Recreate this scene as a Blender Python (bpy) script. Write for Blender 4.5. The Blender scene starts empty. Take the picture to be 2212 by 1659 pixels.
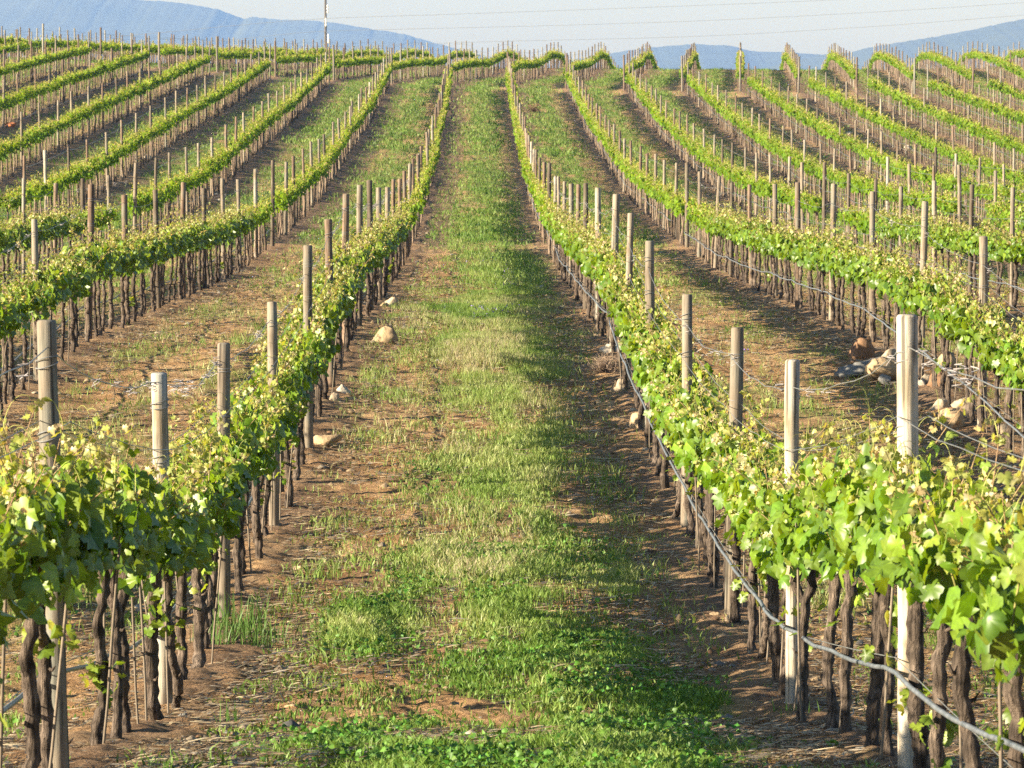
import bpy, math, random
import numpy as np
from mathutils import Vector

# ------------------------------------------------------------------ camera, world, sun, exposure
scene = bpy.context.scene
F = 8300.0                      # focal length in px for a 2212 px wide picture
CX, CY = 1106.0, 829.5
VPX, HY = 1035.0, 150.0         # where the rows and the horizon converge
EYE = 1.75
YAW = math.atan((CX - VPX) / F)
PITCH = math.atan((CY - HY) / F)
cam_data = bpy.data.cameras.new('camera')
cam = bpy.data.objects.new('camera', cam_data)
scene.collection.objects.link(cam)
scene.camera = cam
cam_data.sensor_width = 36.0
cam_data.lens = F / 2212.0 * 36.0
cam_data.clip_start = 0.5
cam_data.clip_end = 60000.0
cam.location = (0, 0, EYE)
cam.rotation_euler = (math.radians(90) - PITCH, 0, -YAW)
cam_data.dof.use_dof = True
cam_data.dof.focus_distance = 24.0
cam_data.dof.aperture_fstop = 22.0

SUN_EL, SUN_B = math.radians(18.2), math.radians(20)
sun_vec = Vector((-math.cos(SUN_B) * math.cos(SUN_EL), -math.sin(SUN_B) * math.cos(SUN_EL), math.sin(SUN_EL)))
world = bpy.data.worlds.new('World')
scene.world = world
world.use_nodes = True
wn = world.node_tree
bg = wn.nodes['Background']
sky = wn.nodes.new('ShaderNodeTexSky')
sky.sky_type = 'NISHITA'
sky.sun_disc = False
sky.sun_elevation = SUN_EL
sky.sun_rotation = math.atan2(sun_vec.x, sun_vec.y) % (2 * math.pi)
sky.air_density = 1.0
sky.dust_density = 0.5
sky.ozone_density = 3.0
wn.links.new(sky.outputs[0], bg.inputs[0])
bg.inputs[1].default_value = 0.055
sd = bpy.data.lights.new('sun', 'SUN')
sd.energy = 5.0
sd.angle = math.radians(0.5)
sd.color = (1.0, 0.89, 0.70)
sun = bpy.data.objects.new('sun', sd)
scene.collection.objects.link(sun)
sun.rotation_euler = sun_vec.to_track_quat('Z', 'Y').to_euler()
scene.view_settings.view_transform = 'Standard'
scene.view_settings.look = 'None'
scene.view_settings.gamma = 1.0
scene.view_settings.exposure = 1.82
scene.cycles.use_denoising = False
scene.cycles.max_bounces = 6
scene.cycles.transparent_max_bounces = 8
scene.cycles.volume_bounces = 0

# ------------------------------------------------------------------ small helpers
col = scene.collection
rnd = random.Random(7)
TAB = np.random.RandomState(3).rand(65536)

def vn(x, y, s=0):
    """value noise 0..1"""
    x = np.asarray(x, float); y = np.asarray(y, float)
    ix = np.floor(x).astype(np.int64); iy = np.floor(y).astype(np.int64)
    fx = x - ix; fy = y - iy
    fx = fx * fx * (3 - 2 * fx); fy = fy * fy * (3 - 2 * fy)
    def h(a, b):
        n = (a * 374761393 + b * 668265263 + s * 974634777) & 0xFFFFFFFF
        n = ((n ^ (n >> 13)) * 1274126177) & 0xFFFFFFFF
        return TAB[(n ^ (n >> 16)) & 65535]
    return (h(ix, iy) * (1 - fx) + h(ix + 1, iy) * fx) * (1 - fy) + (h(ix, iy + 1) * (1 - fx) + h(ix + 1, iy + 1) * fx) * fy

def fbm(x, y, s=0, o=4):
    t = 0; a = 0.5; n = 0
    for i in range(o):
        t = t + a * vn(x * 2 ** i + 17.3 * i, y * 2 ** i + 5.1 * i, s + i); n += a; a *= 0.5
    return t / n

def smooth(a, b, x):
    t = np.clip((x - a) / (b - a), 0, 1)
    return t * t * (3 - 2 * t)

def hermite(xs, ys, x):
    """xs (n,), ys (..., n) -> values at x (m,) ; shape (..., m)"""
    xs = np.asarray(xs, float); ys = np.asarray(ys, float); x = np.clip(x, xs[0], xs[-1])
    d = np.diff(ys, axis=-1) / np.diff(xs)
    m = np.empty_like(ys)
    m[..., 1:-1] = np.where(d[..., 1:] * d[..., :-1] > 0, 2 * d[..., 1:] * d[..., :-1] / (d[..., 1:] + d[..., :-1] + 1e-12), 0.25 * (d[..., 1:] + d[..., :-1]))
    m[..., 0] = d[..., 0]; m[..., -1] = d[..., -1]
    i = np.clip(np.searchsorted(xs, x) - 1, 0, len(xs) - 2)
    h = xs[i + 1] - xs[i]; t = (x - xs[i]) / h
    t2 = t * t; t3 = t2 * t
    return (2 * t3 - 3 * t2 + 1) * ys[..., i] + (t3 - 2 * t2 + t) * h * m[..., i] + (-2 * t3 + 3 * t2) * ys[..., i + 1] + (t3 - t2) * h * m[..., i + 1]

# terrain control grid: height below / above the eye
TX = [-60, -30, -21, -15.5, -7, 0, 7, 15.5, 24, 34, 60]
TP = [
 (-30, [-0.9] * 11), (0, [-1.75] * 11), (8, [-2.12] * 11), (12.75, [-2.36] * 11), (17, [-2.85] * 11), (21.2, [-3.04] * 11),
 (26.2, [-3.15] * 11), (31.1, [-3.08] * 11), (36, [-3.0] * 11), (41, [-2.95] * 11), (45, [-3.05] * 11), (50, [-3.14] * 11),
 (54.7, [-3.28] * 11), (60, [-3.40] * 11), (66, [-3.53] * 11), (73, [-3.61] * 11), (80, [-3.62, -3.6, -3.58, -3.58, -3.62, -3.64, -3.66, -3.7, -3.75, -3.8, -3.8]),
 (90, [-2.9, -3.0, -3.2, -3.35, -3.55, -3.62, -3.72, -3.85, -3.95, -4.0, -4.0]),
 (101, [-2.0, -2.4, -2.7, -2.9, -3.40, -3.55, -3.75, -3.95, -4.05, -4.1, -4.1]),
 (112, [-1.2, -1.7, -2.1, -2.45, -3.05, -3.40, -3.68, -3.9, -4.0, -4.1, -4.1]),
 (124, [-0.4, -0.9, -1.5, -2.00, -2.65, -3.0, -3.40, -3.62, -3.70, -3.8, -3.8]),
 (148, [0.5, 0.0, -0.65, -1.15, -1.95, -2.37, -2.68, -2.78, -2.75, -2.7, -2.7]),
 (165, [0.8, 0.4, -0.1, -0.60, -1.30, -1.62, -1.95, -2.10, -2.15, -2.1, -2.1]),
 (180, [0.9, 0.6, 0.25, -0.12, -0.70, -0.98, -1.22, -1.42, -1.50, -1.5, -1.5]),
 (187, [0.9, 0.7, 0.45, 0.05, -0.58, -0.85, -1.05, -1.15, -1.22, -1.2, -1.2]),
 (197, [0.8, 0.65, 0.45, 0.15, -0.40, -0.58, -0.70, -0.75, -0.85, -0.8, -0.8]),
 (215, [0.6, 0.5, 0.40, 0.20, -0.20, -0.45, -0.48, -0.40, -0.32, -0.2, -0.2]),
 (232, [0.5, 0.4, 0.35, 0.28, 0.18, 0.08, 0.02, -0.02, -0.05, 0.1, 0.1]),
 (241, [0.4, 0.35, 0.30, 0.28, 0.18, 0.06, -0.02, -0.06, -0.12, 0.0, 0.0]),
 (250, [0.0, -0.1, -0.15, -0.2, -0.3, -0.5, -0.6, -0.65, -0.8, -0.7, -0.7]),
 (264, [-1.2] * 11), (290, [-4.5] * 11), (400, [-22] * 11), (800, [-70] * 11), (2500, [-120] * 11), (20000, [-130] * 11)]
TZ = np.array([p[0] for p in TP], float)
TE = np.array([p[1] for p in TP], float).T          # columns x rows

def ground_np(x, y):
    x = np.atleast_1d(np.asarray(x, float)); y = np.atleast_1d(np.asarray(y, float))
    c = hermite(TZ, TE, y)                           # 11 x N
    txs = np.array(TX, float); xc = np.clip(x, txs[0], txs[-1])
    d = np.diff(c, axis=0) / np.diff(txs)[:, None]
    m = np.zeros_like(c); m[1:-1] = 0.5 * (d[1:] + d[:-1]); m[0] = d[0]; m[-1] = d[-1]
    i = np.clip(np.searchsorted(txs, xc) - 1, 0, len(txs) - 2); k = np.arange(len(xc))
    h = txs[i + 1] - txs[i]; t = (xc - txs[i]) / h; t2 = t * t; t3 = t2 * t
    e = (2 * t3 - 3 * t2 + 1) * c[i, k] + (t3 - 2 * t2 + t) * h * m[i, k] + (-2 * t3 + 3 * t2) * c[i + 1, k] + (t3 - t2) * h * m[i + 1, k]
    e = e + (fbm(x * 0.45, y * 0.3, 21, 2) - 0.5) * 0.06
    return e + EYE

def ground(x, y):
    return float(ground_np([x], [y])[0])

CAMM = cam.rotation_euler.to_matrix()
def project(x, y, z):
    v = CAMM.transposed() @ Vector((x, y, z - EYE))
    return CX + F * v.x / -v.z, CY - F * v.y / -v.z
def at(px, py):
    """the spot on the ground seen at a pixel of the 2212 px wide picture"""
    d = CAMM @ Vector(((px - CX) / F, (CY - py) / F, -1))
    lo, t = 8.0, 8.0
    while t < 260:
        if EYE + d.z * t / d.y < ground(d.x * t / d.y, t): break
        lo = t; t *= 1.01
    hi = t
    for _ in range(14):
        t = (lo + hi) / 2
        if EYE + d.z * t / d.y < ground(d.x * t / d.y, t): hi = t
        else: lo = t
    return d.x * t / d.y, t

def mesh_np(name, V, faces, cols=None, smooth_sh=False, attrs=None):
    """V (n,3); faces: list of int arrays (m,k)"""
    me = bpy.data.meshes.new(name)
    V = np.asarray(V, np.float32)
    me.vertices.add(len(V)); me.vertices.foreach_set('co', V.ravel())
    loops = np.concatenate([f.ravel() for f in faces]).astype(np.int32)
    tot = np.concatenate([np.full(len(f), f.shape[1], np.int32) for f in faces])
    start = np.concatenate([[0], np.cumsum(tot)[:-1]]).astype(np.int32)
    me.loops.add(len(loops)); me.loops.foreach_set('vertex_index', loops)
    me.polygons.add(len(tot)); me.polygons.foreach_set('loop_start', start)
    me.update(calc_edges=True)
    if cols is not None:
        c = np.ones((len(V), 4), np.float32); c[:, :3] = cols
        a = me.color_attributes.new('tint', 'FLOAT_COLOR', 'POINT'); a.data.foreach_set('color', c.ravel())
    for k, v in (attrs or {}).items():
        a = me.attributes.new(k, 'FLOAT', 'POINT'); a.data.foreach_set('value', np.asarray(v, np.float32))
    if smooth_sh:
        me.polygons.foreach_set('use_smooth', np.ones(len(tot), bool))
    return me

class MB:
    """collects arrays of vertices / faces / tints"""
    def __init__(s): s.V = []; s.Fc = {}; s.C = []; s.n = 0
    def add(s, V, faces, C=None):
        V = np.asarray(V, float).reshape(-1, 3)
        for f in faces:
            f = np.asarray(f, np.int64)
            s.Fc.setdefault(f.shape[1], []).append(f + s.n)
        s.V.append(V); s.n += len(V)
        s.C.append(np.broadcast_to(np.asarray(C if C is not None else (1, 1, 1), float), V.shape))
    def mesh(s, name, sm=False, attrs=None):
        return mesh_np(name, np.concatenate(s.V), [np.concatenate(f) for f in s.Fc.values()], np.concatenate(s.C), sm, attrs)

def tube(mb, pts, radii, n=6, C=None, cap=True, rough=0, rs=None, ph=0):
    pts = np.asarray(pts, float); m = len(pts)
    radii = np.broadcast_to(np.asarray(radii, float), (m,))
    t = np.gradient(pts, axis=0); t /= np.linalg.norm(t, axis=1)[:, None] + 1e-9
    ref = np.where(np.abs(t[:, 2:3]) > 0.8, np.array([[0, 1.0, 0]]), np.array([[0, 0, 1.0]]))
    u = np.cross(t, ref); u /= np.linalg.norm(u, axis=1)[:, None] + 1e-9
    w = np.cross(t, u)
    a = np.arange(n) * 2 * math.pi / n + ph
    R = radii[:, None] * np.ones((m, n))
    if rough and rs is not None:
        R = R * (1 + rough * (rs.rand(m, n) - 0.5) + rough * 0.6 * (rs.rand(1, n) - 0.5))
    V = pts[:, None] + R[..., None] * (np.cos(a)[None, :, None] * u[:, None] + np.sin(a)[None, :, None] * w[:, None])
    i = np.arange(m - 1)[:, None] * n; j = np.arange(n)[None]; k = (j + 1) % n
    q = np.stack([i + j, i + k, i + n + k, i + n + j], -1).reshape(-1, 4)
    fs = [q]
    V = V.reshape(-1, 3)
    if cap:
        V = np.concatenate([V, pts[-1:]]); e = (m - 1) * n
        fs.append(np.stack([e + np.arange(n), e + (np.arange(n) + 1) % n, np.full(n, m * n)], -1))
    if C is not None and np.ndim(C) == 2:
        CC = np.repeat(np.asarray(C), n, 0)
        if cap: CC = np.concatenate([CC, CC[-1:]])
        C = CC
    mb.add(V, fs, C)

def tag(o, label=None, cat=None, group=None, kind=None):
    if label: o['label'] = label
    if cat: o['category'] = cat
    if group: o['group'] = group
    if kind: o['kind'] = kind
    return o
def obj(name, me, m=None, parent=None, loc=None):
    if m is not None and not me.materials: me.materials.append(m)
    o = bpy.data.objects.new(name, me); col.objects.link(o)
    if parent: o.parent = parent
    if loc: o.location = loc
    return o
def empty(name, loc=(0, 0, 0)):
    o = bpy.data.objects.new(name, None); col.objects.link(o); o.location = loc; o.empty_display_size = 0.1
    return o

# ------------------------------------------------------------------ materials
def mat(name):
    m = bpy.data.materials.new(name); m.use_nodes = True
    nt = m.node_tree; b = nt.nodes['Principled BSDF']
    return m, nt, b
def N(nt, t, **kw):
    n = nt.nodes.new(t)
    for k, v in kw.items():
        if k.startswith('_'): setattr(n, k[1:], v)
        else: n.inputs[k.replace('_', ' ')].default_value = v
    return n
def ramp(nt, src, stops):
    r = nt.nodes.new('ShaderNodeValToRGB'); e = r.color_ramp.elements
    e[0].position, e[0].color = stops[0][0], (*stops[0][1], 1)
    e[1].position, e[1].color = stops[-1][0], (*stops[-1][1], 1)
    for p, c in stops[1:-1]:
        x = e.new(p); x.color = (*c, 1)
    nt.links.new(src, r.inputs[0]); return r.outputs[0]
def mix(nt, f, a, b, bt='MIX'):
    m = nt.nodes.new('ShaderNodeMix'); m.data_type = 'RGBA'; m.blend_type = bt
    for s, v in ((m.inputs[0], f), (m.inputs[6], a), (m.inputs[7], b)):
        if hasattr(v, 'links'): nt.links.new(v, s)
        else: s.default_value = v if isinstance(v, float) else (*v, 1)
    return m.outputs[2]
def noise(nt, vec, scale, detail=4, rough=0.55):
    n = N(nt, 'ShaderNodeTexNoise', Scale=scale, Detail=detail, Roughness=rough)
    if vec is not None: nt.links.new(vec, n.inputs['Vector'])
    return n.outputs[0]
def mapping(nt, kind, scale):
    c = nt.nodes.new('ShaderNodeTexCoord'); m = nt.nodes.new('ShaderNodeMapping')
    m.inputs['Scale'].default_value = scale
    nt.links.new(c.outputs[kind], m.inputs[0]); return m.outputs[0]
def bump(nt, h, b, strength, dist):
    n = N(nt, 'ShaderNodeBump', Strength=strength, Distance=dist)
    nt.links.new(h, n.inputs['Height']); nt.links.new(n.outputs[0], b.inputs['Normal'])

def leaf_material(name, trans=0.37, rough=0.42, spec=0.5, tscale=(1.5, 1.35, 0.45)):
    m, nt, b = mat(name)
    at_ = nt.nodes.new('ShaderNodeVertexColor'); at_.layer_name = 'tint'
    pos = mapping(nt, 'Object', (1, 1, 1))
    c = mix(nt, 0.7, at_.outputs[0], ramp(nt, noise(nt, pos, 60, 2), [(0.3, (0.7, 0.7, 0.7)), (0.7, (1.25, 1.25, 1.2))]), 'MULTIPLY')
    nt.links.new(c, b.inputs['Base Color'])
    b.inputs['Roughness'].default_value = rough
    b.inputs['Specular IOR Level'].default_value = spec
    tr = nt.nodes.new('ShaderNodeBsdfTranslucent')
    tc = mix(nt, 1.0, c, tscale, 'MULTIPLY'); nt.links.new(tc, tr.inputs[0])
    ms = nt.nodes.new('ShaderNodeMixShader'); ms.inputs[0].default_value = trans
    nt.links.new(b.outputs[0], ms.inputs[1]); nt.links.new(tr.outputs[0], ms.inputs[2])
    nt.links.new(ms.outputs[0], nt.nodes['Material Output'].inputs[0])
    return m
M_leaf = leaf_material('vine_leaf')
M_leaf_far = leaf_material('distant_vine_leaf', 0.42, 0.7, 0.15)
M_grass = leaf_material('grass_blade', 0.3, 0.5, 0.3, (1.4, 1.3, 0.5))

def tint_material(name, rough=0.8, bs=0.0, scale=40, lo=0.6, hi=1.3, spec=0.2, stretch=(1, 1, 1), det=5, bd=0.01, objrand=0.0):
    m, nt, b = mat(name)
    at_ = nt.nodes.new('ShaderNodeVertexColor'); at_.layer_name = 'tint'
    v = mapping(nt, 'Object', stretch)
    if objrand:
        oi = nt.nodes.new('ShaderNodeObjectInfo'); ad = nt.nodes.new('ShaderNodeVectorMath'); ad.operation = 'ADD'
        sc = nt.nodes.new('ShaderNodeMath'); sc.operation = 'MULTIPLY'; sc.inputs[1].default_value = 37.0
        nt.links.new(oi.outputs['Random'], sc.inputs[0]); nt.links.new(v, ad.inputs[0]); nt.links.new(sc.outputs[0], ad.inputs[1]); v = ad.outputs[0]
    n = noise(nt, v, scale, det, 0.6)
    c = mix(nt, 1.0, at_.outputs[0], ramp(nt, n, [(0.3, (lo, lo, lo)), (0.7, (hi, hi, hi))]), 'MULTIPLY')
    if objrand:
        r = ramp(nt, oi.outputs['Random'], [(0, (1 - objrand,) * 3), (1, (1 + objrand,) * 3)])
        c = mix(nt, 1.0, c, r, 'MULTIPLY')
    nt.links.new(c, b.inputs['Base Color'])
    b.inputs['Roughness'].default_value = rough; b.inputs['Specular IOR Level'].default_value = spec
    if bs: bump(nt, n, b, bs, bd)
    return m
M_bark = tint_material('vine_bark', 0.9, 1.0, 75, 0.25, 1.9, 0.15, (1, 1, 0.10), 8, 0.03, 0.2)
M_stem = tint_material('green_stem', 0.6, 0, 30, 0.8, 1.2, 0.3)
M_straw = tint_material('dry_straw', 0.8, 0, 30, 0.8, 1.2)
M_rock = tint_material('limestone', 0.9, 0.8, 9, 0.65, 1.3, 0.2, (1, 1, 1), 8, 0.03, 0.12)
M_petal = tint_material('petal', 0.6)
M_concrete = tint_material('weathered_pole', 0.85, 0.3, 6, 0.75, 1.2)
M_insul = tint_material('glazed_insulator', 0.15, 0, 5, 0.95, 1.05, 0.7)
M_cable = tint_material('cable', 0.5, 0, 5, 0.9, 1.1, 0.4)

def wood_material(name, a, b_, c_, knot):
    m, nt, b = mat(name)
    v = mapping(nt, 'Object', (1, 1, 0.06))
    oi = nt.nodes.new('ShaderNodeObjectInfo'); ad = nt.nodes.new('ShaderNodeVectorMath'); ad.operation = 'ADD'
    sc = nt.nodes.new('ShaderNodeMath'); sc.operation = 'MULTIPLY'; sc.inputs[1].default_value = 91.0
    nt.links.new(oi.outputs['Random'], sc.inputs[0]); nt.links.new(v, ad.inputs[0]); nt.links.new(sc.outputs[0], ad.inputs[1])
    grain = noise(nt, ad.outputs[0], 70, 6, 0.65)
    v2 = mapping(nt, 'Object', (1, 1, 0.28)); ad2 = nt.nodes.new('ShaderNodeVectorMath'); ad2.operation = 'ADD'
    nt.links.new(v2, ad2.inputs[0]); nt.links.new(sc.outputs[0], ad2.inputs[1])
    patch = noise(nt, ad2.outputs[0], 14, 3, 0.5)
    c = ramp(nt, patch, [(0.32, a), (0.52, b_), (0.68, c_)])
    c = mix(nt, 1.0, c, ramp(nt, grain, [(0.3, (0.55, 0.54, 0.53)), (0.5, (1, 1, 1)), (0.75, (1.2, 1.2, 1.2))]), 'MULTIPLY')
    kn = noise(nt, ad2.outputs[0], 9, 1, 0.4)
    c = mix(nt, ramp(nt, kn, [(0.66, (0, 0, 0)), (0.73, (knot,) * 3)]), c, (0.11, 0.07, 0.045))
    ck = noise(nt, mapping(nt, 'Object', (1, 1, 0.022)), 46, 2, 0.4)
    c = mix(nt, ramp(nt, ck, [(0.60, (0, 0, 0)), (0.64, (0.75,) * 3)]), c, (0.05, 0.04, 0.03))
    r = ramp(nt, oi.outputs['Random'], [(0, (0.75,) * 3), (1, (1.1,) * 3)])
    c = mix(nt, 1.0, c, r, 'MULTIPLY')
    nt.links.new(c, b.inputs['Base Color']); b.inputs['Roughness'].default_value = 0.85; b.inputs['Specular IOR Level'].default_value = 0.2
    bump(nt, grain, b, 0.6, 0.006)
    return m
M_wood_grey = wood_material('grey_weathered_wood', (0.19, 0.15, 0.11), (0.27, 0.22, 0.165), (0.23, 0.22, 0.18), 0.6)
M_wood_brown = wood_material('brown_weathered_wood', (0.155, 0.10, 0.07), (0.215, 0.15, 0.105), (0.20, 0.185, 0.145), 0.6)
M_wood_pale = wood_material('pale_weathered_wood', (0.30, 0.23, 0.15), (0.42, 0.37, 0.30), (0.37, 0.355, 0.32), 0.8)
M_wood_dark = wood_material('dark_weathered_wood', (0.10, 0.075, 0.055), (0.14, 0.11, 0.08), (0.17, 0.15, 0.11), 0.5)

M_wire, nt, b = mat('galvanised_wire')
b.inputs['Base Color'].default_value = (0.42, 0.42, 0.42, 1); b.inputs['Roughness'].default_value = 0.45; b.inputs['Metallic'].default_value = 0.6
nt.links.new(ramp(nt, noise(nt, mapping(nt, 'Object', (1, 1, 1)), 20), [(0.3, (0.17, 0.165, 0.155)), (0.7, (0.34, 0.34, 0.33))]), b.inputs['Base Color'])
M_hose, nt, b = mat('grey_drip_hose')
nt.links.new(ramp(nt, noise(nt, mapping(nt, 'Object', (1, 1, 1)), 14), [(0.3, (0.08, 0.09, 0.10)), (0.7, (0.16, 0.17, 0.19))]), b.inputs['Base Color'])
b.inputs['Roughness'].default_value = 0.42

# soil: colour from noise in metres plus the grass cover stored on the sheet
M_soil, nt, b = mat('vineyard_soil')
P = mapping(nt, 'Object', (1, 1, 1)); PS = mapping(nt, 'Object', (1, 1.6, 1))
ga = nt.nodes.new('ShaderNodeAttribute'); ga.attribute_name = 'grass'
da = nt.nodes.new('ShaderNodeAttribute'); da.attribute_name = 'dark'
big = noise(nt, P, 0.7, 3); mid = noise(nt, PS, 5, 6, 0.65); fine = noise(nt, PS, 38, 7, 0.7)
c = ramp(nt, mid, [(0.28, (0.26, 0.14, 0.065)), (0.42, (0.47, 0.285, 0.14)), (0.56, (0.64, 0.42, 0.22)), (0.72, (0.72, 0.52, 0.30))])
c = mix(nt, ramp(nt, big, [(0.4, (0, 0, 0)), (0.65, (0.6,) * 3)]), c, (0.38, 0.20, 0.09))
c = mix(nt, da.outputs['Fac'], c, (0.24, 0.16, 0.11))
c = mix(nt, 1.0, c, ramp(nt, fine, [(0.32, (0.40, 0.37, 0.35)), (0.5, (1.0, 1.0, 1.0)), (0.7, (1.45, 1.42, 1.35))]), 'MULTIPLY')
gcol = ramp(nt, noise(nt, P, 3.5, 5), [(0.3, (0.14, 0.19, 0.045)), (0.5, (0.21, 0.28, 0.065)), (0.72, (0.36, 0.34, 0.14))])
gcol = mix(nt, 1.0, gcol, ramp(nt, noise(nt, PS, 30, 5, 0.7), [(0.3, (0.5, 0.5, 0.5)), (0.7, (1.4, 1.4, 1.3))]), 'MULTIPLY')
c = mix(nt, ga.outputs['Fac'], c, gcol)
nt.links.new(c, b.inputs['Base Color']); b.inputs['Roughness'].default_value = 0.95; b.inputs['Specular IOR Level'].default_value = 0.1
bump(nt, mix(nt, 0.6, mid, fine), b, 1.0, 0.09)

M_mount, nt, b = mat('wooded_mountain')
nt.links.new(ramp(nt, noise(nt, mapping(nt, 'Object', (1, 1, 1)), 0.004, 8), [(0.3, (0.02, 0.04, 0.022)), (0.7, (0.06, 0.08, 0.045))]), b.inputs['Base Color'])
b.inputs['Roughness'].default_value = 1.0

# ------------------------------------------------------------------ where grass grows
S = 2.82
BARE = [(-0.61, 17.3, 0.27, 1.4), (-0.28, 21.0, 0.2, 1.6), (-0.08, 17.0, 0.16, 0.9), (-0.25, 14.9, 0.14, 0.7), (0.75, 28, 0.2, 2.5), (-0.95, 25, 0.4, 7), (-0.8, 33, 0.35, 4), (-1.0, 42, .45, 6), (0.95, 44, 0.3, 5), (0.1, 15.5, 0.13, 0.7)]
LUSH = [(0.92, 17.2, 0.22, 0.9), (-0.60, 20.8, 0.28, 1.3), (0.82, 23.5, 0.15, 1.2), (0.15, 13.2, 0.75, 0.6), (0.6, 15.2, 0.35, 1.6), (0.75, 68, 0.5, 9), (0.5, 72, 0.6, 5)]
def cover(x, y):
    """grass cover 0..1 and dark litter with painted row shade 0..1 on the ground"""
    x = np.asarray(x, float); y = np.asarray(y, float)
    xr = np.where(y > 187, x - 0.0675 * (y - 187), x)
    a = np.round(xr / S); u = (xr - a * S) / S             # -0.5..0.5 across an aisle
    n1 = fbm(x * 1.6, y * 0.45, 1, 4); n2 = fbm(x * 5, y * 1.8, 9, 3); n3 = fbm(x * 0.5, y * 0.12, 14, 3)
    cen = np.where(a == 0, 0.06, 0.0)
    w = 0.185 + 0.36 * (n1 - 0.5) + np.where(y > 60, 0.03, 0) + 0.08 * np.exp(-((y - 13) / 3) ** 2)
    edge = 1 - smooth(w - 0.10, w + 0.12, np.abs(u - cen) + 0.32 * (n2 - 0.5))
    side = np.where(a == 0, 1.0, np.where(y < 78, 0.42, np.where(np.abs(a + 0.5) < 4.6, 1.0, 0.85)))
    patch = smooth(0.40, 0.62, n1 * 0.3 + n2 * 0.5 + n3 * 0.2 + np.where(y > 50, 0.12, 0.03))
    track = np.where((a != 0) & (y < 78), 1 - 0.85 * np.exp(-((u + 0.02) / 0.09) ** 2), 1.0)
    g = edge * side * patch * track
    g = np.where((a != 0) & (y < 78), np.maximum(g, 0.5 * smooth(0.5, 0.6, n2 * 0.6 + n1 * 0.4) * (1 - smooth(0.3, 0.42, np.abs(u)))), g)
    for bx, by, rx, ry in BARE:
        g = g * (1 - np.exp(-(((x - bx) / rx) ** 2 + ((y - by) / ry) ** 2) ** 2) * smooth(0.15, 0.4, 1 - n2 * 0.7))
    for bx, by, rx, ry in LUSH:
        g = np.maximum(g, np.exp(-(((x - bx) / rx) ** 2 + ((y - by) / ry) ** 2) ** 2) * smooth(0.2, 0.45, n2 + 0.1))
    g = np.where((y > 78) & (y < 300), np.maximum(g, 0.25 * smooth(0.4, 0.6, n2) * (1 - smooth(.36, .46, np.abs(u)))), g)
    brk = np.exp(-((y - 78) / 1.6) ** 2) + np.exp(-((y - 45.5) / 2.2) ** 2) * 0
    g = g * (1 - 0.5 * np.clip(brk, 0, 1) * (a != 0))
    end = smooth(180, 183, y) * (1 - smooth(252, 258, y))
    g = np.where(y > 300, 0.6, g)
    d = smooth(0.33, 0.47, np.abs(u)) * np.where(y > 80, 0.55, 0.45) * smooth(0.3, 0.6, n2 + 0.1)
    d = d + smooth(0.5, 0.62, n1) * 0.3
    d = np.maximum(d, np.where(y > 80, 0.85, 0.0) * (1 - smooth(-0.24, -0.16, u + 0.15 * (n2 - 0.5))) * smooth(0.25, 0.5, n2 + 0.15))  # row shade and weed residue painted right of each hillside row
    return np.clip(g, 0, 1), np.clip(d, 0, 1)

# ------------------------------------------------------------------ ground sheet
def build_ground():
    ys = [-30.0, -10, 0, 5]
    y = 7.5
    while y < 300: ys.append(y); y += max(0.03, 0.0024 * y) if y < 60 else 0.005 * y
    while y < 20000: ys.append(y); y *= 1.15
    ys = np.array(ys)
    xs = [0.0]; x = 0.0
    while x < 3.2: x += 0.035; xs.append(x)
    while x < 9: x += 0.07; xs.append(x)
    while x < 34: x += 0.30; xs.append(x)
    while x < 12000: x *= 1.35; xs.append(x)
    xs = np.array(xs); xs = np.concatenate([-xs[:0:-1], xs])
    X, Y = np.meshgrid(xs, ys); xf, yf = X.ravel(), Y.ravel()
    Z = ground_np(xf, yf)
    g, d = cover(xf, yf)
    near = (np.abs(xf) < 40) & (yf < 300)
    xr = np.where(yf > 187, xf - 0.0675 * (yf - 187), xf)
    u = np.abs((xr / S + 0.5) % 1.0)
    rowd = np.minimum(u, 1 - u) * S
    Z = Z + near * ((fbm(xf * 2.6, yf * 2.6, 31, 3) - 0.5) * 0.07 + (fbm(xf * 11, yf * 13, 41, 3) - 0.5) * 0.055 + 0.05 * np.exp(-(rowd / 0.3) ** 2) - 0.02)
    nx, ny = len(xs), len(ys)
    i = (np.arange(ny - 1)[:, None] * nx + np.arange(nx - 1)[None]).ravel()
    q = np.stack([i, i + 1, i + nx + 1, i + nx], -1)
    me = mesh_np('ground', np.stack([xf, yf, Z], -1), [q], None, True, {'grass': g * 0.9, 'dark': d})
    tag(obj('ground', me, M_soil), kind='structure')
build_ground()

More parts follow.
